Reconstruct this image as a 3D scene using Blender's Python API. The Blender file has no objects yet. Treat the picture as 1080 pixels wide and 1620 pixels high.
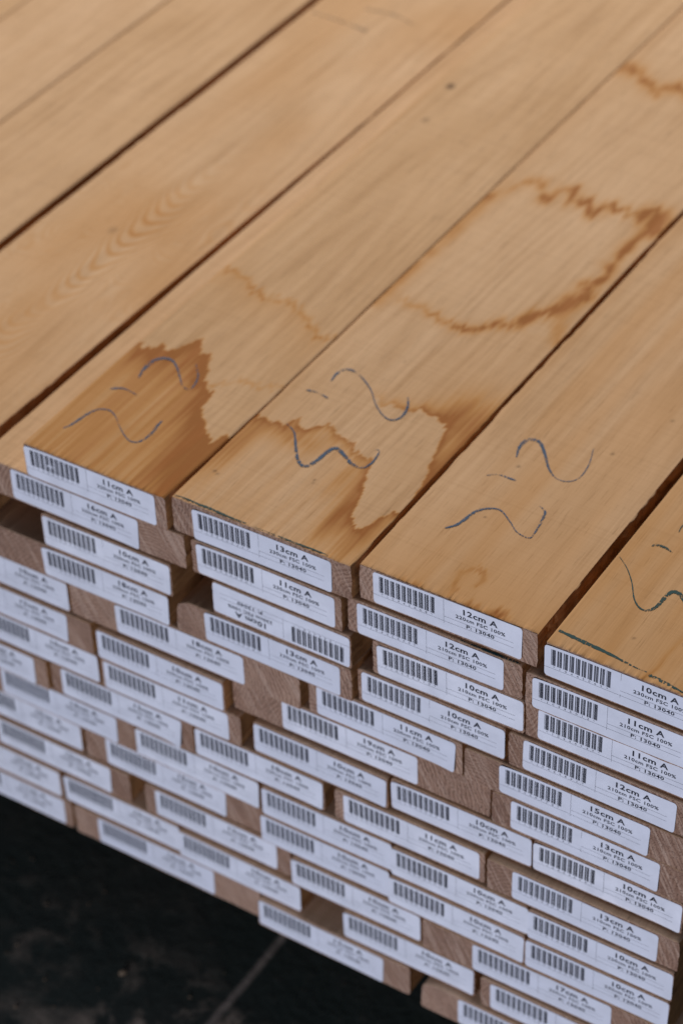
import bpy, bmesh, math, random
import numpy as np
from mathutils import Vector, Matrix

# ---------------------------------------------------------------- camera
S = bpy.context.scene
S.unit_settings.system = 'METRIC'
cam_d = bpy.data.cameras.new('camera')
cam = bpy.data.objects.new('camera', cam_d); S.collection.objects.link(cam)
CAM_POS = Vector((0.70837, -0.90630, 0.95270))
right = Vector((0.84597926, 0.53250549, -0.02751349))
down = Vector((0.32467759, -0.55536522, -0.7656069))
fwd = Vector((-0.42296991, 0.63875455, -0.64272006))
m = Matrix((right, -down, -fwd)).transposed().to_4x4(); m.translation = CAM_POS
cam.matrix_world = m
cam_d.sensor_fit = 'VERTICAL'; cam_d.sensor_height = 36.0; cam_d.sensor_width = 24.0
cam_d.lens = 3894.17 / 1620 * 36.0
cam_d.clip_start = 0.05; cam_d.clip_end = 100
cam_d.dof.use_dof = True; cam_d.dof.focus_distance = 1.385; cam_d.dof.aperture_fstop = 5.8
cam_d.dof.aperture_blades = 9
S.camera = cam

# ---------------------------------------------------------------- light
W = bpy.data.worlds.new('World'); S.world = W; W.use_nodes = True
bg = W.node_tree.nodes['Background']
bg.inputs[0].default_value = (0.46, 0.56, 0.80, 1); bg.inputs[1].default_value = 0.10

def area(name, loc, target, sx, sy, power, color):
    d = bpy.data.lights.new(name, 'AREA'); d.shape = 'RECTANGLE'; d.size = sx; d.size_y = sy
    d.energy = power; d.color = color
    o = bpy.data.objects.new(name, d); S.collection.objects.link(o)
    o.location = loc
    o.rotation_euler = (Vector(target) - Vector(loc)).to_track_quat('-Z', 'Y').to_euler()
    return o
area('high_window_light', (-2.4, 4.2, 3.2), (0, 0.3, 0), 3.0, 2.2, 400, (1.0, 0.895, 0.73))
area('low_front_fill', (0.22, -1.60, -0.10), (0.14, 0, -0.12), 0.8, 0.30, 20.5, (0.78, 0.82, 1.0))  # unseen fill lamp, added low in front to brighten labels and board ends
S.view_settings.view_transform = 'Standard'; S.view_settings.look = 'None'
S.view_settings.exposure = 0.0; S.view_settings.gamma = 1.0
S.view_settings.use_curve_mapping = False
S.cycles.use_denoising = True
S.cycles.max_bounces = 6

# ---------------------------------------------------------------- node helpers
class NT:
    def __init__(s, name):
        s.m = bpy.data.materials.new(name); s.m.use_nodes = True
        s.t = s.m.node_tree; s.b = s.t.nodes['Principled BSDF']
    def n(s, typ, **kw):
        nd = s.t.nodes.new(typ)
        for k, v in kw.items(): setattr(nd, k, v)
        return nd
    def l(s, a, b): s.t.links.new(a, b)
    def put(s, sock, v):
        if isinstance(v, bpy.types.NodeSocket): s.l(v, sock)
        else: sock.default_value = v
    def math(s, op, a, b=None, c=None, clamp=False):
        nd = s.n('ShaderNodeMath', operation=op); nd.use_clamp = clamp
        for i, v in enumerate((a, b, c)):
            if v is not None: s.put(nd.inputs[i], v)
        return nd.outputs[0]
    def vec(s, op, a, b=None):
        nd = s.n('ShaderNodeVectorMath', operation=op)
        s.put(nd.inputs[0], a)
        if b is not None: s.put(nd.inputs[1], b)
        return nd.outputs[0]
    def noise(s, v, scale, detail=3, rough=.5, dist=0.0):
        nd = s.n('ShaderNodeTexNoise'); s.put(nd.inputs['Vector'], v)
        nd.inputs['Scale'].default_value = scale; nd.inputs['Detail'].default_value = detail
        nd.inputs['Roughness'].default_value = rough; nd.inputs['Distortion'].default_value = dist
        return nd.outputs[0]
    def ramp(s, v, lo, hi, a=0.0, b=1.0):
        nd = s.n('ShaderNodeMapRange'); s.put(nd.inputs[0], v)
        nd.inputs[1].default_value = lo; nd.inputs[2].default_value = hi
        nd.inputs[3].default_value = a; nd.inputs[4].default_value = b
        return nd.outputs[0]
    def mix(s, f, a, b, mode='MIX'):
        nd = s.n('ShaderNodeMix', data_type='RGBA', blend_type=mode)
        s.put(nd.inputs[0], f)
        for i, v in ((6, a), (7, b)):
            if isinstance(v, tuple): v = (*v, 1)[:4]
            s.put(nd.inputs[i], v)
        return nd.outputs[2]
    def coords(s, seedscale=7.3):
        tc = s.n('ShaderNodeTexCoord'); oi = s.n('ShaderNodeObjectInfo')
        rnd = oi.outputs['Random']
        off = s.n('ShaderNodeCombineXYZ')
        s.l(s.math('MULTIPLY', rnd, seedscale), off.inputs[0])
        s.l(s.math('MULTIPLY', rnd, seedscale * 3.1), off.inputs[1])
        s.l(s.math('MULTIPLY', rnd, seedscale * .7), off.inputs[2])
        return tc.outputs['Object'], off.outputs[0], rnd
    def bump(s, h, strength, dist=0.001):
        nd = s.n('ShaderNodeBump'); nd.inputs['Strength'].default_value = strength
        nd.inputs['Distance'].default_value = dist; s.l(h, nd.inputs['Height'])
        s.l(nd.outputs[0], s.b.inputs['Normal'])

def rnd2(s, rnd, k):
    return s.math('FRACT', s.math('MULTIPLY', rnd, k))

def wood_top():
    s = NT('planed_wood'); P, off, rnd = s.coords()
    sep = s.n('ShaderNodeSeparateXYZ'); s.l(P, sep.inputs[0])
    Po = s.vec('ADD', P, off)
    warp = s.noise(s.vec('MULTIPLY', Po, (9, 1.6, 9)), 1.0, 3, .5)
    w2 = s.math('MULTIPLY', s.math('SUBTRACT', warp, .5), .05)
    # growth rings: distance to a pith line beneath the board, tapering along the length
    cx = s.math('MULTIPLY', s.math('SUBTRACT', rnd2(s, rnd, 13.7), .5), .22)
    h = s.math('ADD', s.math('MULTIPLY', rnd2(s, rnd, 31.1), .06), .012)
    gr = s.ramp(s.noise(s.vec('MULTIPLY', Po, (14, 5, 14)), 1.0, 2, .5), .35, .65, .25, 1.0)
    dx = s.math('ADD', s.math('SUBTRACT', sep.outputs[0], cx), w2)
    dz = s.math('ADD', sep.outputs[2], h)
    r = s.math('SQRT', s.math('ADD', s.math('MULTIPLY', dx, dx), s.math('MULTIPLY', dz, dz)))
    r = s.math('ADD', r, s.math('MULTIPLY', sep.outputs[1], .045))
    ring = s.math('SINE', s.math('MULTIPLY', r, 900.0))
    ringn = s.noise(s.vec('MULTIPLY', Po, (60, 4, 60)), 1.0, 2)
    ring = s.math('MULTIPLY', s.ramp(ring, -0.6, 1.0), s.ramp(ringn, .35, .7))
    fine = s.noise(s.vec('MULTIPLY', Po, (900, 13, 900)), 1.0, 4, .6)
    mid = s.noise(s.vec('MULTIPLY', Po, (150, 9, 150)), 1.0, 4, .55)
    broad = s.noise(s.vec('MULTIPLY', Po, (16, 7, 16)), 1.0, 3, .5)
    saw = s.noise(s.vec('MULTIPLY', Po, (5, 420, 5)), 1.0, 2, .5)
    light = s.mix(rnd2(s, rnd, 5.3), (0.700, 0.484, 0.325), (0.645, 0.424, 0.255))
    tan = (0.500, 0.300, 0.150)
    c = s.mix(s.ramp(broad, .36, .68, 0, .36), light, tan)
    c = s.mix(s.math('MULTIPLY', ring, .24), c, (0.34, 0.18, 0.08))
    c = s.mix(s.math('MULTIPLY', gr, s.ramp(mid, .46, .72, 0, .22)), c, (0.32, 0.17, 0.075))
    c = s.mix(s.math('MULTIPLY', gr, s.ramp(fine, .46, .74, 0, .34)), c, (0.24, 0.125, 0.055))
    c = s.mix(s.ramp(saw, .50, .74, 0, .13), c, (0.30, 0.17, 0.09))
    pores = s.noise(s.vec('MULTIPLY', Po, (1600, 45, 1600)), 1.0, 1, .5)
    c = s.mix(s.ramp(pores, .64, .74, 0, .38), c, (0.13, 0.065, 0.03))
    at = s.n('ShaderNodeAttribute', attribute_name='stain')
    st = at.outputs['Fac']
    stn = s.math('MULTIPLY', st, s.ramp(mid, .25, .75, 1.22, .80))
    c = s.mix(s.ramp(stn, 0, .5, 0, .80), c, s.mix(.55, c, (0.52, 0.235, 0.058)))
    c = s.mix(s.ramp(stn, 0, .5, 0, .55), c, (0.53, 0.255, 0.068))
    c = s.mix(s.ramp(stn, .36, 1.05, 0, .95), c, s.mix(s.ramp(mid, .35, .65), (0.36, 0.128, 0.024), (0.26, 0.082, 0.015)))
    sp = s.n('ShaderNodeAttribute', attribute_name='spot')
    c = s.mix(sp.outputs['Fac'], c, (0.085, 0.045, 0.025))
    s.l(c, s.b.inputs['Base Color'])
    s.l(s.ramp(mid, .3, .7, .66, .82), s.b.inputs['Roughness'])
    s.b.inputs['Specular IOR Level'].default_value = .12
    hgt = s.math('ADD', s.math('MULTIPLY', fine, .5), s.math('ADD', s.math('MULTIPLY', saw, .25), s.math('MULTIPLY', pores, -.3)))
    s.bump(hgt, .35, .0006)
    return s.m

def wood_side():
    s = NT('sawn_side_wood'); P, off, rnd = s.coords(); Po = s.vec('ADD', P, off)
    a = s.noise(s.vec('MULTIPLY', Po, (250, 6, 250)), 1.0, 4, .6)
    b = s.noise(s.vec('MULTIPLY', Po, (40, 25, 40)), 1.0, 4, .6)
    c = s.mix(s.ramp(a, .35, .7), (0.60, 0.31, 0.125), (0.36, 0.165, 0.06))
    c = s.mix(s.ramp(b, .45, .75, 0, .7), c, (0.16, 0.07, 0.028))
    s.l(c, s.b.inputs['Base Color']); s.b.inputs['Roughness'].default_value = .8
    s.b.inputs['Specular IOR Level'].default_value = .2
    s.bump(s.math('ADD', a, b), .8, .0015)
    return s.m

def wood_end():
    s = NT('end_grain_wood'); P, off, rnd = s.coords(); Po = s.vec('ADD', P, off)
    sep = s.n('ShaderNodeSeparateXYZ'); s.l(P, sep.inputs[0])
    cx = s.math('MULTIPLY', s.math('SUBTRACT', rnd2(s, rnd, 13.7), .5), .22)
    h = s.math('ADD', s.math('MULTIPLY', rnd2(s, rnd, 31.1), .06), .012)
    wob = s.math('MULTIPLY', s.math('SUBTRACT', s.noise(s.vec('MULTIPLY', Po, (35, 35, 35)), 1.0, 3), .5), .012)
    dx = s.math('SUBTRACT', sep.outputs[0], cx); dz = s.math('ADD', sep.outputs[2], h)
    r = s.math('ADD', s.math('SQRT', s.math('ADD', s.math('MULTIPLY', dx, dx), s.math('MULTIPLY', dz, dz))), wob)
    ring = s.ramp(s.math('SINE', s.math('MULTIPLY', r, 2300.0)), -.4, 1.0)
    ringf = s.noise(s.vec('MULTIPLY', Po, (70, 70, 70)), 1.0, 2)
    speck = s.noise(Po, 1100.0, 3, .6)
    blot = s.noise(Po, 55.0, 4, .6)
    ang = s.math('ARCTAN2', dx, dz)
    av = s.n('ShaderNodeCombineXYZ'); s.l(s.math('MULTIPLY', ang, 60.0), av.inputs[0]); s.l(s.math('MULTIPLY', r, 40.0), av.inputs[1]); s.l(rnd, av.inputs[2])
    rays = s.noise(av.outputs[0], 2.0, 2, .6)
    # saw tooth scoring across the end
    skw = s.n('ShaderNodeCombineXYZ')
    s.l(s.math('ADD', s.math('MULTIPLY', sep.outputs[0], 520.0), s.math('MULTIPLY', sep.outputs[2], 260.0)), skw.inputs[0])
    s.l(s.math('MULTIPLY', sep.outputs[2], 30.0), skw.inputs[1]); s.l(s.math('MULTIPLY', rnd, 90.0), skw.inputs[2])
    score = s.noise(skw.outputs[0], 1.0, 2, .5)
    base = s.mix(rnd2(s, rnd, 3.7), (0.450, 0.285, 0.195), (0.290, 0.168, 0.110))
    c = s.mix(s.math('MULTIPLY', ring, s.ramp(ringf, .3, .65, .40, 1.0)), base, (0.215, 0.118, 0.075))
    c = s.mix(s.ramp(blot, .45, .75, 0, .55), c, (0.20, 0.115, 0.08))
    c = s.mix(s.ramp(rays, .55, .75, 0, .3), c, (0.50, 0.36, 0.27))
    c = s.mix(s.ramp(score, .5, .66, 0, .6), c, (0.54, 0.38, 0.28))
    c = s.mix(s.ramp(rays, .30, .24, 0, .7), c, (0.07, 0.035, 0.022))
    c = s.mix(s.ramp(speck, .52, .68, 0, .80), c, (0.070, 0.038, 0.025))
    s.l(c, s.b.inputs['Base Color']); s.b.inputs['Roughness'].default_value = .88
    s.b.inputs['Specular IOR Level'].default_value = .15
    s.bump(s.math('ADD', s.math('MULTIPLY', speck, -1.0), s.math('ADD', score, s.math('MULTIPLY', ring, .4))), .8, .0008)
    return s.m

def simple(name, col, rough=.6, spec=.4):
    s = NT(name); s.b.inputs['Base Color'].default_value = (*col, 1)
    s.b.inputs['Roughness'].default_value = rough; s.b.inputs['Specular IOR Level'].default_value = spec
    return s

def paper_mat():
    s = simple('label_paper', (0.74, 0.745, 0.79), .42, .5); P, off, rnd = s.coords()
    n = s.noise(s.vec('ADD', P, off), 60.0, 4, .6)
    c = s.mix(s.ramp(n, .35, .75), s.mix(rnd, (0.80, 0.805, 0.84), (0.70, 0.715, 0.77)), (0.64, 0.65, 0.69))
    dirt = s.noise(s.vec('ADD', P, off), 420.0, 3, .6)
    c = s.mix(s.ramp(dirt, .68, .80, 0, .35), c, (0.40, 0.36, 0.34))
    s.l(c, s.b.inputs['Base Color']); s.bump(n, .25, .001)
    return s.m

def ink_mat():
    s = simple('label_ink', (0.018, 0.019, 0.024), .55, .3); P, off, rnd = s.coords()
    n = s.noise(s.vec('ADD', P, off), 500.0, 2, .6)
    s.l(s.mix(s.ramp(n, .45, .8), s.mix(rnd, (0.010, 0.011, 0.016), (0.03, 0.032, 0.042)), (0.05, 0.05, 0.065)), s.b.inputs['Base Color'])
    return s.m

def crayon_mat(name, col, lo, hi):
    s = simple(name, col, .75, .2); tc = s.n('ShaderNodeTexCoord')
    a = s.noise(tc.outputs['Object'], 700.0, 3, .7)
    b = s.noise(s.vec('MULTIPLY', tc.outputs['Object'], (900, 200, 200)), 1.0, 2, .6)
    k = s.noise(tc.outputs['Object'], 45.0, 2, .5)
    v = s.math('ADD', s.math('MULTIPLY', s.math('ADD', a, b), .5), s.math('MULTIPLY', s.math('SUBTRACT', k, .5), .45))
    al = s.ramp(v, lo, hi)
    s.l(al, s.b.inputs['Alpha'])
    return s.m

def floor_mat():
    s = simple('black_floor', (0.006, 0.0075, 0.0075), .62, .12); tc = s.n('ShaderNodeTexCoord'); P = tc.outputs['Object']
    g = s.noise(P, 7.0, 3, .5)
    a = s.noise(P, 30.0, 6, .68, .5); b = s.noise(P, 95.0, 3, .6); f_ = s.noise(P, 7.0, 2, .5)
    dust_shade = s.math('MULTIPLY', s.ramp(a, .49, .68), s.ramp(f_, .40, .58))
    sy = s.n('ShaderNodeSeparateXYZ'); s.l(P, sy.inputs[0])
    dust_shade = s.math('MULTIPLY', dust_shade, s.ramp(s.math('ADD', sy.outputs[1], s.math('MULTIPLY', f_, .06)), .055, .005, 0.05, 1.0))  # dirt colour fades out towards the stack, painting in the shade at its foot
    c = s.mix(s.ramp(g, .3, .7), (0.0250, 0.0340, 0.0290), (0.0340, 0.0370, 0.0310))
    c = s.mix(s.math('MULTIPLY', dust_shade, .9), c, (0.40, 0.31, 0.235))
    c = s.mix(s.math('MULTIPLY', s.ramp(b, .58, .72), .16), c, (0.16, 0.13, 0.10))
    sep = s.n('ShaderNodeSeparateXYZ'); s.l(P, sep.inputs[0])
    d = s.math('ABSOLUTE', s.math('ADD', sep.outputs[0], s.math('ADD', .003, s.math('MULTIPLY', s.math('SUBTRACT', f_, .5), .004))))
    joint = s.math('MULTIPLY', s.ramp(d, .0012, .0042, 1, 0), s.ramp(b, .25, .6, .45, 1))
    c = s.mix(s.math('MULTIPLY', joint, .9), c, (0.30, 0.245, 0.20))
    s.l(c, s.b.inputs['Base Color']); s.bump(s.math('ADD', a, b), .6, .002)
    return s.m

M_TOP, M_SIDE, M_END = wood_top(), wood_side(), wood_end()
M_PAPER, M_INK = paper_mat(), ink_mat()
M_CRAY = crayon_mat('blue_crayon', (0.055, 0.105, 0.210), .405, .50)
M_CRAYG = crayon_mat('teal_crayon', (0.018, 0.070, 0.085), .40, .48)
M_CRAYF = crayon_mat('faint_crayon', (0.16, 0.12, 0.10), .44, .66)
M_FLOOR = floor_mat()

def tag(o, label=None, cat=None, group=None, kind=None):
    for k, v in (('label', label), ('category', cat), ('group', group), ('kind', kind)):
        if v: o[k] = v
    return o
def link(name, me, mats, parent=None):
    o = bpy.data.objects.new(name, me); S.collection.objects.link(o)
    for mt in mats: me.materials.append(mt)
    if parent: o.parent = parent
    return o

# ---------------------------------------------------------------- floor
me = bpy.data.meshes.new('floor'); FZ = -0.47
me.from_pydata([(-6, -6, 0), (6, -6, 0), (6, 6, 0), (-6, 6, 0)], [], [(0, 1, 2, 3)])
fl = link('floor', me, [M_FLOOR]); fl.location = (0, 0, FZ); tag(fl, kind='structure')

# ---------------------------------------------------------------- noise
def hashn(i, seed):
    x = np.sin(np.asarray(i, float) * 127.1 + seed * 311.7) * 43758.5453
    return x - np.floor(x)
def n1(x, seed):
    i = np.floor(x); f = x - i; f = f * f * (3 - 2 * f)
    return (hashn(i, seed) * (1 - f) + hashn(i + 1, seed) * f) * 2 - 1
def n2(x, y, seed):
    i = np.floor(x); j = np.floor(y); fx = x - i; fy = y - j
    fx = fx * fx * (3 - 2 * fx); fy = fy * fy * (3 - 2 * fy)
    h = lambda a, b: hashn(a + b * 57.31, seed)
    return ((h(i, j) * (1 - fx) + h(i + 1, j) * fx) * (1 - fy) + (h(i, j + 1) * (1 - fx) + h(i + 1, j + 1) * fx) * fy) * 2 - 1

# ---------------------------------------------------------------- stains (millimetres in the plane of the top)
ST_A = [(-129.4,119.8),(-118.7,119.2),(-112.5,120.1),(-112.4,128.3),(-107.1,123.2),(-102.4,127.3),(-97,131.7),(-92.6,142.4),(-84.1,132.5),(-78.6,134.3),(-74.5,124.7),(-67.9,112.7),(-59,102.2),(-51.6,96.2),(-50,84.4),(-46.2,76.5),(-37.1,69.3),(-29.2,59),(-24.5,55.6),(-21.2,64.9),(-15,67)]
ST_B = [(-18.1,92.8),(-13.4,95.5),(-5.2,94.5),(5.7,93.5),(6.9,101.5),(8.9,105.6),(15,97.5),(20.4,97.7),(23.7,104),(28.4,108.2),(40.4,100.7),(49.7,100.4),(55.6,95.3),(62.8,93.8),(70.6,92.8),(73.7,83.4),(81.1,65.7),(85.3,54.7),(88.2,43),(93.1,35.2),(99.9,32.6),(102,41.8),(104.8,51.3),(111.2,57.8),(116.4,60.8)]
ST_C = [(115.8,61.8),(111.3,77.9),(109.2,93.1),(104.5,107),(99.7,121),(94.4,143.6),(83.3,148.8),(70.7,148.8),(59.3,146.6),(47.2,142.5),(25.5,153.8)]
ST_D1 = [(-15.3,388.1),(-9.1,399.3),(-4.5,409.8),(6.6,423.9),(21.1,401.2),(25.8,403.9),(25.8,419.2),(33.7,423.8),(40,408.1),(49.4,413.5),(60.2,404.5),(65,418.6),(77.4,418.1),(89.7,413.9),(93.1,430.9),(102.2,424.8),(109.3,406.5)]
ST_D2 = [(103.1,399.2),(99.6,378.9),(102.3,369.6),(99,357),(104.5,338.9),(101.3,330),(96.8,323.9),(105.3,311.4),(99.2,304.5),(96,292.4),(88.6,284.7),(82.6,277.9),(79.4,262.5),(69.9,258.7),(64.7,250.7),(55.8,242.2),(46.3,238.4),(33.8,243),(23.4,243.7),(8.5,245.4),(-0.6,250.5)]
ST_D3 = [(95.9,285.5),(104.3,273.5),(111,257.5)]
ST_D4 = [(-14.2,236.1),(-14.7,273.8),(-12.6,325.6),(-12.1,386.1)]
ST_E = [(-20,590.8),(-8.6,600),(6.3,586.6),(25,575.8),(33.2,591.1),(47.5,583.3)]
ST_F = [(-144.2,204.2),(-138.8,211.7),(-130.8,222.9),(-116,220.4),(-100.1,212.2),(-84.4,204.1),(-69.5,208.4),(-57.1,205),(-40.9,195.5),(-27.8,186.7),(-18.7,185.8)]
ST_G = [(-71.8,100.4),(-56.6,106.2),(-45.1,117.4),(-28.4,121),(-15.3,124.1)]
ST_H = [(175.6,12.4),(172.7,20.2),(170.9,28.7),(174.3,36.6),(178.5,40.3),(183.9,36.2),(185.2,29.9),(184.3,24.6)]

def pdist(x, y, pl):
    d = np.full(x.shape, 1e9)
    for (ax, ay), (bx, by) in zip(pl[:-1], pl[1:]):
        vx, vy = bx - ax, by - ay; L2 = vx * vx + vy * vy + 1e-9
        t = np.clip(((x - ax) * vx + (y - ay) * vy) / L2, 0, 1)
        d = np.minimum(d, np.hypot(x - ax - t * vx, y - ay - t * vy))
    return d
def inside(x, y, pg):
    c = np.zeros(x.shape, bool); n = len(pg)
    for i in range(n):
        ax, ay = pg[i]; bx, by = pg[(i + 1) % n]
        if ay == by: continue
        cond = ((ay > y) != (by > y)) & (x < (bx - ax) * (y - ay) / (by - ay) + ax)
        c ^= cond
    return c
def sstep(d, w): return np.clip(d / w + .5, 0, 1)
def blob(x, y, cx, cy, rx, ry):
    return np.exp(-(((x - cx) / rx) ** 2 + ((y - cy) / ry) ** 2))
def stain(key, x, y):
    """x, y in mm -> stain strength; edges run in teeth along the grain"""
    tooth = n2(x / 1.9, y / 60, 3) * 3.0 + n2(x / .8, y / 30, 5) * 1.5 + n2(x / 6, y / 40, 9) * 2.5
    yy = y + tooth; xx = x + n2(x / 9, y / 5, 11) * .8
    s = np.zeros(x.shape)
    def wet(pl, closure, base, edge, fall, sharp=1.2):
        dd = pdist(xx, yy, pl); ins = inside(xx, yy, pl + closure)
        sd = np.where(ins, dd, -dd)
        return sstep(sd, sharp) * (base + edge * np.exp(-np.maximum(sd, 0) / fall) * (1 + .3 * n2(x / 5, y / 18, 21)))
    yl = yy + n2(x / 1.3, y / 70, 61) * 4.5; strk = 1 + .55 * n2(x / 1.6, y / 45, 63) + .3 * n2(x / 5, y / 60, 64)
    def line(pl, amp, w, soft=1.0, brk=0.0):
        dd = pdist(xx, yl, pl)
        k = 1 + brk * n2(x / 7, y / 9, 33)
        return amp * np.clip(k, 0, 2) * np.exp(-(dd / w) ** 2 * soft)
    if key == '1a':
        w = wet(ST_A, [(-15, -20), (-140, -20), (-140, 119)], .44, .95, 10, 1.0)
        m_ = inside(xx, yy, ST_A + [(-15, -20), (-140, -20), (-140, 119)])
        w = w * (1 + .35 * n2(x / 1.8, y / 60, 65)) + m_ * (.75 * blob(x, y, -24, 30, 17, 36) + .25 * blob(x, y, -95, 118, 26, 22) + .10 * blob(x, y, -48, 70, 18, 32) + .14 * n2(x / 4, y / 70, 41))
        s += w
        s += line(ST_F, .45, 2.4, brk=.5) + .20 * inside(xx, yy, ST_F + [(-18, 120), (-130, 120)]) * np.exp(-pdist(xx, yy, ST_F) / 22)
        s += line(ST_G, .32, 2.0, brk=.6)
        s += .12 * np.exp(-np.abs(x + 128) / 7) * (y > 200)
    if key == '1b':
        w = wet(ST_B, [(116, -20), (-20, -20), (-20, 92)], .03, 1.05, 4.2, .8)
        m_ = inside(xx, yy, ST_B + [(116, -20), (-20, -20), (-20, 92)])
        w += m_ * strk * (.62 * blob(x, y, 83, 32, 8, 26) + .50 * blob(x, y, 102, 24, 10, 26) + .50 * blob(x, y, -11, 66, 9, 36) + .40 * blob(x, y, 20, 86, 22, 10) + .25 * blob(x, y, 70, 66, 12, 18) + .07 * n2(x / 3, y / 60, 43))
        s += w
        cl = [(60, 260), (130, 260), (130, 62)]
        s += wet(ST_C, cl, .05, 1.0, 5.0, .8) * np.clip((y - 20) / 60, 0, 1) * np.clip((x - 30) / 40, 0, 1)
        m2 = inside(xx, yy, ST_C + cl)
        s += m2 * strk * (.70 * blob(x, y, 96, 158, 14, 24) + .5 * blob(x, y, 112, 120, 6, 55))
        s += (.55 + .45 * np.clip((x - 10) / 60, 0, 1)) * strk * (line(ST_D1, .72, 3.0, brk=.9) + line(ST_D1, .40, 7.5, brk=.6)) + .60 * blob(xx, yy, 104, 418, 9, 16)
        s += (.35 + .65 * np.clip((x - 25) / 50, 0, 1)) * strk * (line(ST_D2, .72, 2.6, brk=.9) + line(ST_D2, .40, 6.5, brk=.7)) + .45 * blob(xx, yy, 97, 300, 9, 16)
        s += line(ST_D3, .35, 5.5, brk=.5)
        s += line(ST_D4, .34, 5.5, brk=.4) * (y < 400)
        s += strk * line(ST_E, .35, 4.0, brk=.6) + line(ST_E, .35, 9.0, brk=.6)
        s += .10 * np.exp(-np.maximum(x + 16, 0) / 9) + .10 * np.exp(-y / 70)
    if key == '1c':
        s += line(ST_H, .30, 1.9, brk=.7) + .05 * blob(x, y, 178, 28, 7, 12)
        s += .75 * blob(xx, yy, 207, 6, 6, 4.5) + .55 * blob(xx, yy, 190, 5, 5, 4)
        s += .35 * blob(xx, yy, 150, 4, 8, 4)
        s += .10 + .10 * n2(x / 9, y / 110, 47) + .20 * np.exp(-y / 90)
    if key == '1d':
        s += .22 + .10 * n2(x / 6, y / 90, 53)
        s += .5 * np.exp(-np.abs(x - 302 - .12 * y + 2.5 * n1(y / 14, 5)) / 1.6) * np.clip(1 - y / 90, 0, 1)
    if key == '2z':
        s += .05 + .10 * n2(x / 30, y / 70, 57)
        g = (y - 190) - ((x + 232 + 6 * n2(y / 40, x / 40, 71)) ** 2) / 9.0 + 5 * n2(x / 14, y / 25, 73)
        s += .50 * np.clip(np.sin(g / 2.4), 0, 1) * blob(x, y, -232, 250, 55, 85) + .28 * np.clip(np.sin(g / 2.1), 0, 1) * blob(x, y, -262, 90, 60, 110)
    return np.clip(s, 0, 1)
SPOTS = {'1a': [(-114.2, 505.7, 3.2, 1.0), (-105.6, 454.7, 2.6, .5), (-66.8, 441, 1.5, .25)], '1b': [(-6.8, 34.5, 1.2, .7), (-4, 33, 1.0, .6), (51, 58, .9, .7), (52, 55, .7, .6), (36, 190, 1, .4)],
         '1c': [(196, 172, 1.2, .6), (152, 132, 1.1, .7), (158, 80, .9, .7), (213, 220, 1.2, .5)], '1d': [(310, 40, 1.2, .7), (283, 30, 1.0, .5)], '2z': [(-247, 252, 3.5, .3)]}

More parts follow.
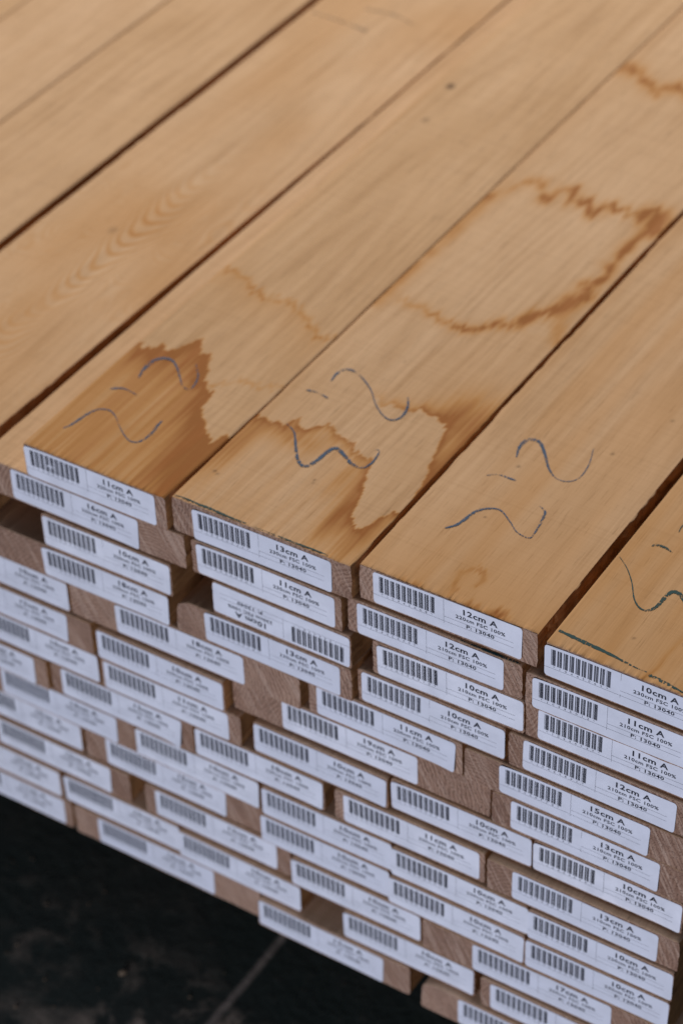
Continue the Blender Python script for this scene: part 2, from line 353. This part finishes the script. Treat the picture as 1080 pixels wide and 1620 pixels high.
# ---------------------------------------------------------------- boards
TH = 0.0270; PITCH = 0.0278
def board(key, x0, x1, layer, p, length, seed, yaw=0.0, chamfer=None, fine=False, taper=None, tight='', name='timber_board'):
    """x0, x1 in mm, p = how far the end stands proud of the face in mm"""
    w = (x1 - x0) / 1000; cx = (x0 + x1) / 2000; rg = random.Random(seed)
    th = TH - rg.uniform(0, .0003)
    o = bpy.data.objects.new(name, None)
    # cross-section outline, clockwise from top left; top sampled finely
    st = .001 if fine else .0024
    nt = max(8, int(round(w / st))); ns = 9; nb = max(6, int(w / .006))
    top = [(-w / 2 + w * i / nt, 0.0) for i in range(nt + 1)]
    rgt = [(w / 2, -th * i / ns) for i in range(1, ns)]
    bot = [(w / 2 - w * i / nb, -th) for i in range(nb + 1)]
    lft = [(-w / 2, -th + th * i / ns) for i in range(1, ns)]
    out = np.array(top + rgt + bot + lft); N = len(out)
    kind = np.array([0] * (nt + 1) + [1] * (ns - 1) + [2] * (nb + 1) + [3] * (ns - 1))
    if fine: ys = np.concatenate([[0, .0005, .0012], np.arange(.0025, .26, .0014), np.arange(.262, .66, .0026), [.7, .8, 1.0, 1.3, 1.7, length]])
    else: ys = np.array([0, .0005, .0014, .004, .008, .014, .022, .034, .05, .075, .11, .16, .23, .32, .43, .56, .7, 1.0, 1.4, 1.8, length])
    R = len(ys)
    X = np.repeat(out[None, :, 0], R, 0); Z = np.repeat(out[None, :, 1], R, 0); Y = np.repeat(ys[:, None], N, 1)
    # worn arrises
    er = .0007 + .0005 * hashn(seed, 2)
    dxe = w / 2 - np.abs(X); dze = np.minimum(-Z, th + Z)
    corner = np.exp(-((dxe / er) ** 2)) * np.exp(-((dze / er) ** 2)) 
    X -= np.sign(X) * corner * er * .5; Z += np.where(Z > -th / 2, -1, 1) * corner * er * .5
    # ragged side edges along the length
    sgn = np.where(X > 0, 1, -1)
    side = (dxe < .0002)
    wob = (n2(Y * 1000 / 23, np.sign(X) * 3, seed) * .5 + n2(Y * 1000 / 6, np.sign(X) * 3, seed + 1) * .35 + n2(Y * 1000 / 90, sgn * 3, seed + 2) * .5 - .6) * .0005
    wob += n2(Z * 1000 / 3, Y * 1000 / 9, seed + 5) * .00022
    if key == '1c': wob = np.where(X > 0, wob * 1.3 - .0011 * np.clip(n2(Y * 1000 / 14, 0 * Y, 91) + .6 * n2(Y * 1000 / 4, Z * 500, 92), 0, 2) * (.4 + (Z + th) / th), wob)
    if fine: wob = wob * 1.7
    if 'r' in tight: wob = np.where(X > 0, wob * .25, wob)
    if 'l' in tight: wob = np.where(X < 0, wob * .25, wob)
    X += np.where(side, sgn * wob, 0)
    if taper: X += np.clip(X / w + .5, 0, 1) * taper[0] * np.clip(Y / taper[1], 0, 1)
    # rough cut front: outline jitter near the end
    jit = n2(X * 1000 / 1.7, Z * 1000 / 1.7, seed + 7) * .00038 * np.exp(-Y / .004)
    Z += jit * (~side); X += sgn * jit * side
    # rounded end arris
    Z += np.where(Z > -th / 2, -1, 1) * np.exp(-Y / .0006) * .00035 * (~side)
    # thin slow thickness variation
    Z += n2(Y * 1000 / 150, 0 * Y, seed + 9) * .00012
    if chamfer:
        side_c, amt, fall = chamfer   # waney corner at top left / right
        k = (X + w / 2) if side_c == 'l' else (w / 2 - X)
        t = np.clip(1 - k / amt, 0, 1); tz = np.clip(1 + Z / (th * .8), 0, 1)
        g = .75 + .25 * n1(Y * 1000 / 30, seed + 3)
        Z -= (t ** 1.3) * tz * amt * fall * g
        X += (1 if side_c == 'l' else -1) * t * tz * .0012
    verts = np.stack([X, Y, Z], -1).reshape(-1, 3)
    ia = np.arange(N); ib = (ia + 1) % N
    faces = []; mats = []
    r_ = np.arange(R - 1)[:, None] * N
    q = np.stack([r_ + ia, r_ + ib, r_ + N + ib, r_ + N + ia], -1).reshape(-1, 4)
    fm = np.where((kind[ia] == 0) & (kind[ib] == 0), 0, np.where((kind[ia] == 2) & (kind[ib] == 2), 0, 1))
    mats = np.tile(fm, R - 1).tolist()
    faces = q[:, ::-1].tolist() if False else q.tolist()
    faces.append(list(range(N))[::-1]); mats.append(2)
    faces.append([(R - 1) * N + i for i in range(N)]); mats.append(2)
    me = bpy.data.meshes.new(name); me.from_pydata(verts.tolist(), [], faces)
    me.polygons.foreach_set('material_index', mats)
    bm = bmesh.new(); bm.from_mesh(me); bmesh.ops.recalc_face_normals(bm, faces=bm.faces); bm.to_mesh(me); bm.free()
    a = me.attributes.new('stain', 'FLOAT', 'POINT'); b = me.attributes.new('spot', 'FLOAT', 'POINT')
    if fine or key in ('2z',):
        wx = verts[:, 0] * 1000 + cx * 1000; wy = verts[:, 1] * 1000 - p
        sv = stain(key, wx, wy) * (verts[:, 2] > -.004)
        a.data.foreach_set('value', sv.astype(np.float32))
        pv = np.zeros(len(wx))
        for (sx, sy, sr, sa) in SPOTS.get(key, []):
            pv = np.maximum(pv, sa * np.clip(1.6 - np.hypot((wx - sx), (wy - sy) * .8) / sr * 1.2 + n2(wx, wy, 3) * .2, 0, 1))
        b.data.foreach_set('value', (np.clip(pv, 0, 1) * (verts[:, 2] > -.004)).astype(np.float32))
    bpy.data.objects.remove(o)
    o = link(name, me, [M_TOP, M_SIDE, M_END])
    o.location = (cx, -p / 1000, -(layer - 1) * PITCH); o.rotation_euler = (0, 0, yaw)
    return o

# ---------------------------------------------------------------- labels
LW, LH = .100, .0240
C39 = {'0': '000110100', '1': '100100001', '2': '001100001', '3': '101100000', '4': '000110001', '5': '100110000', '6': '001110000', '7': '000100101', '8': '100100100', '9': '001100100', '*': '010010100'}
_txt = {}
def text_mesh(s, bold):
    if (s, bold) in _txt: return _txt[(s, bold)]
    cu = bpy.data.curves.new('t', 'FONT'); cu.body = s; cu.size = 1; cu.resolution_u = 2
    cu.offset = bold; cu.space_character = 1.08
    ob = bpy.data.objects.new('t', cu); S.collection.objects.link(ob)
    dg = bpy.context.evaluated_depsgraph_get(); me = bpy.data.meshes.new_from_object(ob.evaluated_get(dg))
    v = np.array([q.co[:2] for q in me.vertices]); f = [list(p.vertices) for p in me.polygons]
    bpy.data.objects.remove(ob); bpy.data.curves.remove(cu); bpy.data.meshes.remove(me)
    v[:, 0] -= v[:, 0].min(); v[:, 1] -= v[:, 1].min()
    _txt[(s, bold)] = (v, f, v[:, 0].max(), v[:, 1].max()); return _txt[(s, bold)]

def label(parent, lx, lz, ang, num, big, length_txt, curl=(0, 0), flip=False, name='barcode_label'):
    """lx: left edge relative to the board centre (m); lz: top edge below board top (m)"""
    V = []; F = []; MI = []
    def add(vs, fs, mi):
        n = len(V); V.extend(vs); F.extend([[i + n for i in f] for f in fs]); MI.extend([mi] * len(fs))
    # paper: rounded-corner sheet as a grid, (u to the right, v up, from bottom-left)
    R_ = .0022; NU, NV = 40, 10
    us = np.unique(np.concatenate([np.linspace(0, LW, NU + 1), [.0004, .0009, .0015, LW - .0004, LW - .0009, LW - .0015]]))
    g = []
    for u in us:
        e = min(u, LW - u); ins = 0.0 if e >= R_ else R_ - math.sqrt(max(0, R_ * R_ - (R_ - e) ** 2))
        for j in range(NV + 1): g.append((u, ins + (LH - 2 * ins) * j / NV, 0.0))
    fs = []
    for i in range(len(us) - 1):
        for j in range(NV):
            a = i * (NV + 1) + j; fs.append([a, a + NV + 1, a + NV + 2, a + 1])
    n0 = len(g)
    add([(x, y, .0) for x, y, _ in g], fs, 0)
    # paper edge: back side
    add([(x, y, -.00012) for x, y, _ in g], [f[::-1] for f in fs], 0)
    edge = [i * (NV + 1) for i in range(len(us))] + [(len(us) - 1) * (NV + 1) + j for j in range(1, NV + 1)] + [i * (NV + 1) + NV for i in range(len(us) - 2, -1, -1)] + [j for j in range(NV - 1, 0, -1)]
    for a, b in zip(edge, edge[1:] + edge[:1]): F.append([a, n0 + a, n0 + b, b]); MI.append(0)
    H = .00005
    def rect(x0, x1, y0, y1):
        k = max(1, int((x1 - x0) / .003)); vs = []; ff = []
        for i in range(k + 1):
            x = x0 + (x1 - x0) * i / k; vs += [(x, y0, H), (x, y1, H)]
        for i in range(k): ff.append([2 * i, 2 * i + 2, 2 * i + 3, 2 * i + 1])
        add(vs, ff, 1)
    s = '*' + num + '*'
    bx0, bx1 = .0042, .0418; unit = (bx1 - bx0) / (len(s) * 15.7 - 4.5)
    x = bx0
    for ci, ch in enumerate(s):
        for k, bit in enumerate(C39[ch]):
            wd = unit * ((2.4 if bit == '1' else 1) if k % 2 == 0 else (1.6 if bit == '1' else .6))
            if k % 2 == 0: rect(x, x + wd + unit * .25, LH * (1 - .60), LH * (1 - .085))
            x += wd
        x += unit * 4.5
    # reading digits under the bars
    for ci, ch in enumerate(s):
        v, f, tw, th_ = text_mesh(ch, 0.0)
        sc = .0016 / .73 if ch != '*' else .0016 / .73
        cxx = bx0 + (ci + .5) * (bx1 - bx0) / len(s)
        wdt = tw * sc * 1.25
        yb = LH * (1 - .69) if ch != '*' else LH * (1 - .665)
        add([(cxx - wdt / 2 + q[0] * sc * 1.25, yb + q[1] * sc, H) for q in v], f, 1)
    rect(.0, LW * .945, LH * .285, LH * .285 + .00016)
    rect(LW * .48, LW * .945, LH * .44, LH * .44 + .00016)
    k = LW * .48; add([(k, LH * .22, H), (k + .00017, LH * .22, H), (k + .00017, LH * .985, H), (k, LH * .985, H)], [[0, 1, 2, 3]], 1)
    def txt(t, bold, w, h, cy):
        v, f, tw, th_ = text_mesh(t, bold)
        add([(LW * .725 - w / 2 + q[0] / tw * w, cy + (q[1] / th_ - .5) * h, H) for q in v], f, 1)
    txt(big, .030, .0228, .0044, LH * .80)
    txt(length_txt + ' FSC 100%', .026, .0330, .0028, LH * .59)
    txt('P: 13040', .030, .0186, .0028, LH * .375)
    A = np.array(V, float)
    if flip: A[:, 0] = LW - A[:, 0]; A[:, 1] = LH - A[:, 1]
    # curl + gentle waviness
    u = A[:, 0] / LW; v = A[:, 1] / LH; c1, c2 = curl
    rgc = random.Random(num)
    if c1 == 0 and rgc.random() < .45: c1 = rgc.uniform(.0004, .0013)
    if c2 == 0 and rgc.random() < .35: c2 = rgc.uniform(.0003, .0010)
    d = c1 * np.clip((u - .80) / .2, 0, 1) ** 2 * (1 - v) ** 1.2 + c2 * np.clip((.2 - u) / .2, 0, 1) ** 2 * v
    d += .00010 * (1 + n2(u * 5, v * 2, len(_txt) + lx * 1000))
    A[:, 1] += np.where(np.abs(c1) > 0, .4 * c1 * np.clip((u - .8) / .2, 0, 1) ** 2 * (1 - v), 0)
    ca, sa = math.cos(ang), math.sin(ang)
    ex = A[:, 0] - LW / 2; ez = A[:, 1] - LH / 2
    xx = lx + LW / 2 + ex * ca - ez * sa; zz = -lz - LH / 2 + ex * sa + ez * ca
    yy = -(A[:, 2] + d + .00025)
    me = bpy.data.meshes.new(name); me.from_pydata(np.stack([xx, yy, zz], 1).tolist(), [], F)
    me.polygons.foreach_set('material_index', MI); me.update()
    return link(name, me, [M_PAPER, M_INK], parent)

# ---------------------------------------------------------------- crayon
def ribbon(parent, pts, width, mat, seed, taper=True):
    """pts in mm on the top of the board (world x, y); a Catmull-Rom ribbon a tenth of a millimetre thick"""
    P = [Vector((a / 1000 - parent.location.x, max(b, .8) / 1000 - parent.location.y)) for a, b in pts]
    Q = [P[0] * 2 - P[1]] + P + [P[-1] * 2 - P[-2]]; c = []
    for i in range(1, len(Q) - 2):
        for k in range(10):
            t = k / 10; a, b, d, e = Q[i - 1], Q[i], Q[i + 1], Q[i + 2]
            c.append(.5 * ((2 * b) + (d - a) * t + (2 * a - 5 * b + 4 * d - e) * t * t + (3 * b - a - 3 * d + e) * t ** 3))
    c.append(P[-1]); n = len(c); vs = []; fs = []
    rg = random.Random(seed); ph = rg.uniform(0, 9)
    for i, q in enumerate(c):
        tg = (c[min(i + 1, n - 1)] - c[max(i - 1, 0)]).normalized(); nn = Vector((-tg.y, tg.x))
        f = i / (n - 1); w = width * (.62 + .38 * math.sin(f * 5 + ph))
        if taper: w *= min(1, .35 + f * 5, .35 + (1 - f) * 5)
        w *= 1 + .25 * math.sin(i * 1.9 + ph) * math.sin(i * .73)
        for sg in (-1, 1):
            for z in (.00010, .00018): vs.append((q.x + nn.x * w / 2 * sg, q.y + nn.y * w / 2 * sg, z))
    for i in range(n - 1):
        a = 4 * i; fs += [[a + 1, a + 3, a + 7, a + 5]]
    me = bpy.data.meshes.new('crayon_mark'); me.from_pydata(vs, [], fs)
    return link('crayon_mark', me, [mat], parent)

# ---------------------------------------------------------------- the stack
# key: x0, x1, layer, proud, [label: x, angle deg, top margin mm, big text, length, number, curl], options
T = [
 ('1a', -127.5, -18.1, 1, 3.2, (-125.9, .02, 1.2, '11cm A', '220cm', '10445071', (0, 0)), dict(taper=(.0022, .10), tight='r', lift=.0003)),
 ('1b', -16.3, 113.0, 1, -1.2, (-0.9, .40, 2.8, '13cm A', '230cm', '10445023', (0, 0)), dict(tight='l')),
 ('1c', 114.9, 235.8, 1, -6.0, (124.9, .55, 1.3, '12cm A', '220cm', '10445068', (0, 0)), {}),
 ('1d', 240.9, 341.5, 1, -2.5, (241.4, -.09, 1.3, '10cm A', '230cm', '10445065', (0, 0)), {}),
 ('2a', -167.6, -7.5, 2, .7, (-143.0, -.45, 1.3, '16cm A', '220cm', '10445057', (0, 0)), {}),
 ('2b', -3.6, 106.0, 2, .2, (1.1, -.23, 1.3, '11cm A', '230cm', '10445046', (0, 0)), {}),
 ('2c', 107.2, 227.0, 2, -3.6, (114.5, .33, 1.3, '12cm A', '210cm', '10445044', (0, 0)), {}),
 ('2d', 230.2, 340.5, 2, -1.1, (235.0, -.03, 1.3, '11cm A', '210cm', '10445012', (0, 0)), {}),
 ('3a', -121.2, -19.6, 3, 2.0, (-120.3, .28, 1.3, '10cm A', '220cm', '10444996', (0, 0)), {}),
 ('3b', 10.6, 111.8, 3, .5, (11.1, -.6, 1.0, '10cm A', '230cm', '10444981', (0, 0)), dict(flip=True)),
 ('3c', 124.6, 228.4, 3, -4.2, (127.8, .6, 1.3, '10cm A', '210cm', '10444970', (0, 0)), {}),
 ('3d', 229.2, 340.8, 3, -4.6, (237.4, -.02, 1.3, '11cm A', '210cm', '10444949', (0, 0)), {}),
 ('4a', -205.0, -23.8, 4, 1.8, (-124.0, .42, 1.3, '18cm A', '220cm', '10444937', (0, 0)), {}),
 ('4b', -19.3, 111.8, 4, .6, (3.2, -.3, 1.3, '13cm A', '230cm', '10444918', (0, 0)), dict(chamfer=('l', .010, .55))),
 ('4c', 113.6, 217.0, 4, -3.3, (116.4, -.09, 1.3, '10cm A', '210cm', '10444905', (0, 0)), {}),
 ('4d', 219.2, 340.5, 4, -2.2, (229.4, -.6, 1.3, '12cm A', '210cm', '10444841', (0, 0)), {}),
 ('5a', -209.6, -108.4, 5, .3, (-208.7, 0, 1.3, '10cm A', '220cm', '10444832', (0, 0)), {}),
 ('5b', -107.8, 72.2, 5, -.4, (-70.2, .19, 1.3, '18cm A', '220cm', '10444820', (0, 0)), {}),
 ('5c', 76.8, 188.1, 5, -2.8, (83.1, 0, 1.3, '11cm A', '220cm', '10444806', (.0022, 0)), {}),
 ('5d', 189.6, 340.0, 5, -1.7, (214.3, -.75, 1.3, '15cm A', '210cm', '10444778', (0, .0012)), {}),
 ('6a', -211.8, -90.8, 6, 1.9, (-211.2, 0, 1.3, '12cm A', '220cm', '10444764', (0, 0)), {}),
 ('6b', -86.6, 15.2, 6, 3.1, (-85.8, -.38, 1.3, '10cm A', '220cm', '10444752', (0, 0)), {}),
 ('6c', 17.0, 207.0, 6, -4.0, (55.2, .15, 1.3, '19cm A', '220cm', '10444741', (0, 0)), {}),
 ('6d', 208.6, 339.6, 6, -2.3, (222.1, -.19, 1.3, '13cm A', '210cm', '10444643', (.0014, 0)), {}),
 ('7a', -190.8, -89.2, 7, .8, (-189.9, 0, 1.3, '10cm A', '220cm', '10444715', (0, 0)), {}),
 ('7b', -87.0, 25.0, 7, 1.8, (-84.3, .13, 1.3, '11cm A', '220cm', '10444702', (0, 0)), {}),
 ('7c', 33.8, 135.2, 7, -.2, (34.5, -.21, 1.3, '10cm A', '220cm', '10444690', (0, 0)), {}),
 ('7d', 136.2, 237.2, 7, -2.6, (136.9, .5, 1.3, '10cm A', '220cm', '10444677', (0, 0)), {}),
 ('7e', 238.0, 339.2, 7, -2.5, (238.4, -.31, 1.3, '10cm A', '210cm', '10444658', (0, 0)), {}),
 ('8a', -246.6, -135.4, 8, 2.0, (-246.0, 0, 1.3, '11cm A', '220cm', '10444645', (0, 0)), {}),
 ('8b', -133.6, -15.2, 8, .1, (-124.4, -.3, 1.3, '12cm A', '220cm', '10444632', (.0035, 0)), {}),
 ('8c', -14.0, 87.4, 8, .5, (-13.4, .13, 1.3, '10cm A', '220cm', '10444619', (0, 0)), {}),
 ('8d', 96.0, 206.6, 8, 1.2, (102.7, .4, 1.3, '11cm A', '220cm', '10444607', (0, 0)), {}),
 ('8e', 209.2, 341.5, 8, 3.2, (227.2, -.26, 1.3, '13cm A', '210cm', '10444593', (0, 0)), {}),
 ('9a', -206.0, -66.4, 9, -1.5, (-181.7, .06, 1.3, '14cm A', '220cm', '10444580', (0, 0)), {}),
 ('9b', -65.6, 35.4, 9, -.6, (-65.3, -.21, 1.3, '10cm A', '220cm', '10444568', (0, 0)), {}),
 ('9c', 38.2, 138.9, 9, 1.7, (38.6, .37, 1.3, '10cm A', '220cm', '10444554', (0, 0)), {}),
 ('9d', 139.2, 239.0, 9, 3.5, (139.2, 0, 1.3, '10cm A', '220cm', '10444541', (0, 0)), {}),
 ('9e', 239.4, 340.2, 9, 4.7, (239.6, .14, 1.3, '10cm A', '220cm', '10444529', (0, 0)), {}),
 ('10a', -218.2, -116.2, 10, -3.8, (-217.5, 0, 1.3, '10cm A', '220cm', '10444516', (0, 0)), {}),
 ('10b', -113.8, 34.6, 10, -3.6, (-95.6, -.23, 1.3, '15cm A', '220cm', '10444503', (0, 0)), {}),
 ('10c', 35.6, 136.6, 10, 1.2, (36.0, .16, 1.3, '10cm A', '220cm', '10444490', (0, 0)), {}),
 ('10d', 137.0, 238.0, 10, 4.3, (137.2, -.23, 1.3, '10cm A', '220cm', '10444478', (0, 0)), {}),
 ('10e', 238.4, 339.0, 10, 4.8, (238.7, .42, 1.3, '10cm A', '230cm', '10444465', (0, 0)), {}),
 ('11a', -197.6, -76.6, 11, -1.9, (-193.3, 0, 1.3, '12cm A', '220cm', '10444452', (0, 0)), {}),
 ('11b', -64.3, 57.0, 11, -1.7, (-54.9, -.25, 1.3, '12cm A', '220cm', '10444439', (0, 0)), {}),
 ('11c', 59.6, 160.9, 11, 2.8, (60.1, .18, 1.3, '10cm A', '220cm', '10444427', (0, 0)), {}),
 ('11d', 162.3, 332.8, 11, 4.6, (200.4, .36, 1.3, '17cm A', '220cm', '10444414', (0, 0)), {}),
 ('12a', -241.0, -138.6, 12, -.5, (-240.3, 0, 1.3, '10cm A', '220cm', '10444401', (0, 0)), {}),
 ('12b', -136.8, -35.9, 12, -1.1, (-136.3, .25, 1.3, '10cm A', '220cm', '10444388', (0, 0)), {}),
 ('12c', -35.4, 65.8, 12, 1.7, (-35.0, -.5, 1.3, '10cm A', '220cm', '10444376', (0, 0)), {}),
 ('12d', 100.8, 202.0, 12, 4.1, (101.2, .32, 1.3, '10cm A', '220cm', '10444363', (0, 0)), {}),
 ('12e', 207.6, 338.2, 12, 6.9, (215.2, 0, 1.3, '13cm A', '220cm', '10444350', (0, 0)), {}),
 ('13a', -242.6, -132.0, 13, -.3, (-239.5, 0, 1.3, '11cm A', '220cm', '10444337', (0, 0)), {}),
 ('13b', -129.6, 29.8, 13, .1, (-108.7, .26, 1.3, '16cm A', '220cm', '10444325', (0, 0)), {}),
 ('13c', 31.4, 153.4, 13, 5.7, (32.5, -.54, 1.3, '12cm A', '220cm', '10444312', (0, 0)), {}),
 ('13d', 163.6, 334.2, 13, 9.3, (192.5, 0, 1.3, '17cm A', '220cm', '10444299', (0, 0)), dict(chamfer=('l', .012, .6))),
]
ORD = {1: 'top', 2: 'second', 3: 'third', 4: 'fourth', 5: 'fifth', 6: 'sixth', 7: 'seventh', 8: 'eighth', 9: 'ninth', 10: 'tenth', 11: 'eleventh', 12: 'twelfth', 13: 'bottom'}
POS = ['first', 'second', 'third', 'fourth', 'fifth', 'sixth']
SPECIAL = {
 '1a': 'top board with a solid dark water stain under its blue crayon squiggles, 11cm A sticker',
 '1b': 'wide top board with orange ring stains, crayon squiggles and a 13cm A sticker',
 '1c': 'top board with clean face, blue crayon squiggles and 12cm A sticker numbered 10445068',
 '1d': 'golden top board at the right corner, teal crayon line across it, 10cm A sticker',
 '3b': 'board whose 10cm A sticker is pasted upside down, in the third row from the top',
}
GROUP = 'sawn boards of the timber stack'
BO = {}
bylayer = {}
for r in T: bylayer.setdefault(r[2 + 1], []).append(r[0])
for i, (k, x0, x1, lay, p, lb, opt) in enumerate(T):
    fine = k in ('1a', '1b', '1c', '1d')
    L_ = float(lb[4][:3]) / 100
    o = board(k, x0, x1, lay, p, L_, 11 + i * 3, yaw=opt.get('yaw', 0), chamfer=opt.get('chamfer'), fine=fine, taper=opt.get('taper'), tight=opt.get('tight', ''))
    rank = len(bylayer[lay]) - 1 - bylayer[lay].index(k)
    row = 'top row' if lay == 1 else ('bottom row' if lay == 13 else ORD[lay] + ' row down')
    lab = SPECIAL.get(k) or 'sawn board with %s sticker, %s, %s from the right' % (lb[3], row, POS[rank])
    tag(o, lab, 'board', GROUP)
    BO[k] = o; o.location.z += opt.get('lift', 0)
    cx = (x0 + x1) / 2
    label(o, (lb[0] - cx) / 1000, lb[2] / 1000, math.radians(lb[1]), lb[5], lb[3], lb[4], lb[6], opt.get('flip', False))
# boards whose ends lie outside the left edge of the frame; their tops run into the picture
for k, x0, x1, p, yw, L_, lab in (('2z', -302.5, -174.6, .5, 0, 2.2, 'sawn board with arched grain, between the two dark gaps at upper left'),
                        ('2y', -411.8, -308.3, 1, 0, 2.2, 'sawn board just left of the long dark gap, top left of the photo'),
                        ('2x', -513.9, -411.85, -1, 0, 2.3, 'pale sawn board near the top left corner, bordered by faint seams'),
                        ('2w', -617.0, -513.8, 0, 0, 2.2, 'sawn board touching the extreme top left corner of the photo')):
    o = board(k, x0, x1, 2, p, L_, int(-x0), yaw=yw, fine=(k == '2z'), taper=(.0074, .47) if k == '2z' else None, tight='' if k == '2z' else ('l' if k == '2y' else 'lr')); BO[k] = o; tag(o, lab, 'board', GROUP)
    o.location.z += {'2z': .0003, '2y': .0, '2x': 0, '2w': 0}[k]
# support below them, left of the frame
left_end = {3: -168, 4: -206.5, 5: -211, 6: -213, 7: -192.5, 8: -248, 9: -208, 10: -220, 11: -199, 12: -242.5, 13: -244.5}
for lay, xe in left_end.items():
    wd = 190 if lay != 3 else 190
    o = board('f', xe - wd, xe, lay, random.Random(lay).uniform(-3, 3), 2.2, 500 + lay)
    tag(o, 'wide sawn board standing in the stack just outside the left edge of the photo', 'board', GROUP)

# ---------------------------------------------------------------- crayon marks
CR = [('1a', [(-103.2,88.3),(-105.5,96.2),(-106.1,106.4),(-102.4,113.1),(-95.8,114.5),(-88.5,110),(-80.1,101.7),(-74.4,95.9),(-68.9,93.9),(-67.2,97.4),(-70.7,108.4),(-79.7,119)]),
 ('1a', [(-112.1,69.4),(-106,73.7),(-99.3,73.7),(-93.4,72.5)]),
 ('1a', [(-113.3,21.2),(-110.9,28.4),(-108.9,41.3),(-105.7,48.2),(-99.2,50.7),(-91.8,47.4),(-83.1,40),(-73.3,33.3),(-67.4,31.9),(-63.4,35.4),(-62.1,44.8),(-63.6,53.8),(-63.8,58.7)]),
 ('1b', [(5.7,148.4),(4.9,157),(8.2,163.6),(15.6,163.8),(25.5,158.3),(34.4,151.4),(43.2,141.7),(53.2,134.2),(60.5,132.6),(64.3,138.3),(62.7,148.6),(57.8,157.6)]),
 ('1b', [(-2.7,132.1),(4.9,133.4),(14.1,131.6)]),
 ('1b', [(5.6,96.4),(14.4,91.3),(23.4,79.4),(31.1,69.8),(38.1,66),(41.7,73.1),(43,85.2),(45.7,91),(54.2,87.4),(62.6,82.6),(69.5,82.9),(72.4,88.3),(71.9,96.4),(70.1,102.3),(66.8,101.8)]),
 ('1c', [(146.5,139.4),(143.5,148.4),(143.8,156.7),(147,159.9),(152.5,159),(160.6,150.3),(168.4,140.3),(175.9,134.1),(182.7,133.4),(187.9,137.2),(189.6,144.7),(187.9,156.9),(183.6,170.4)]),
 ('1c', [(139.3,114.6),(145.2,118.8),(157.2,119.3)]),
 ('1c', [(142.8,59.1),(147.5,66.3),(150.5,80.7),(155.6,87.5),(163,90),(173,83.7),(181.3,77.4),(189.9,76.2),(190.8,81.7),(189.2,93.2),(186.9,101.9),(181.8,105.3)]),
 ('1d', [(243.9,88.3),(252.4,81.2),(260.4,71.6),(268,59.7),(274.5,54.2),(279.4,54.8),(282.2,61.1),(282.8,71.9),(284.9,76.6),(289.7,76),(295.7,71.3),(303,72),(306,80)]),
 ('1d', [(255.1,104.6),(257.1,108.2),(262.8,109.1),(268.7,107.2)]),
 ('1d', [(263.8,125.7),(263.2,131.5),(264.8,136.2),(269.8,135.4),(280,128),(292,116),(300,118)])]
for i, (k, pl) in enumerate(CR):
    ribbon(BO[k], pl, .0027 if len(pl) > 5 else .0018, M_CRAYG if k == '1d' else M_CRAY, i)
ribbon(BO['1d'], [(243.5,14.3),(259.5,12.9),(276.5,11.5),(293.9,9.1),(301.8,8.9)], .0026, M_CRAYG, 31, False)
ribbon(BO['1d'], [(303.7,7.4),(315.3,6.1),(326.3,4.6),(338,3.9)], .0026, M_CRAYG, 32, False)
ribbon(BO['1b'], [(-14.8,3.0),(-6.4,3.6),(2.9,3.0),(9.2,3.2),(17.1,2.9),(26.9,2.5),(37.9,2.6)], .0018, M_CRAYG, 33, False)
ribbon(BO['1b'], [(44,2.3),(54.2,2.5),(62.7,2.6),(71.9,2.5),(86,2.9),(96,2.8)], .0012, M_CRAYG, 34, False)
ribbon(BO['2c'], [(184,5.0),(198.9,4.9),(211.5,5.0),(224.5,5.0)], .0022, M_CRAYG, 35, False)
ribbon(BO['2z'], [(-296,594),(-285.7,593.3),(-266.6,592),(-240.5,588.8)], .0040, M_CRAYF, 36, False)
ribbon(BO['2z'], [(-262,620),(-235,622),(-212,616)], .0040, M_CRAYF, 37, False)

# ---------------------------------------------------------------- supports and debris on the floor
for j, y in enumerate((.42, 1.75)):
    me = bpy.data.meshes.new('support_beam'); bm = bmesh.new()
    bmesh.ops.create_cube(bm, size=1)
    zt = -12 * PITCH - TH - .0003
    for v in bm.verts: v.co = Vector((v.co.x * .80, v.co.y * .09, (v.co.z + .5) * (zt - FZ)))
    bmesh.ops.bevel(bm, geom=bm.edges[:], offset=.003, segments=2, affect='EDGES')
    bm.to_mesh(me); bm.free()
    o = link('support_beam', me, [M_SIDE]); o.location = (-.05, y, FZ)
    tag(o, 'dark timber beam under the stack, lost in the shadow below the bottom boards', 'beam', 'beams under the stack')
rg = random.Random(4)
bm = bmesh.new()
for k in range(26):
    x = rg.gauss(-.16, .06) if k < 14 else rg.uniform(-.3, .2); y = rg.gauss(-.04, .035) if k < 14 else rg.uniform(-.12, .05)
    s_ = rg.uniform(.0006, .0016) if k else .0036
    if k == 0: x, y = -.085, -.022
    r = bmesh.ops.create_icosphere(bm, subdivisions=1, radius=s_)
    a = rg.uniform(0, 6.28); sx = rg.uniform(.5, 1.6)
    for v in r['verts']:
        c = v.co * rg.uniform(.7, 1.2); c.x *= sx
        v.co = Vector((c.x * math.cos(a) - c.y * math.sin(a) + x, c.x * math.sin(a) + c.y * math.cos(a) + y, max(0, c.z * .5 + s_ * .3)))
me = bpy.data.meshes.new('sawdust'); bm.to_mesh(me); bm.free()
o = link('sawdust', me, [simple('sawdust', (.16, .115, .075), .9, .1).m]); o.location = (0, 0, FZ + .0004)
tag(o, 'sawdust and small chips scattered on the black floor', 'sawdust', kind='stuff')
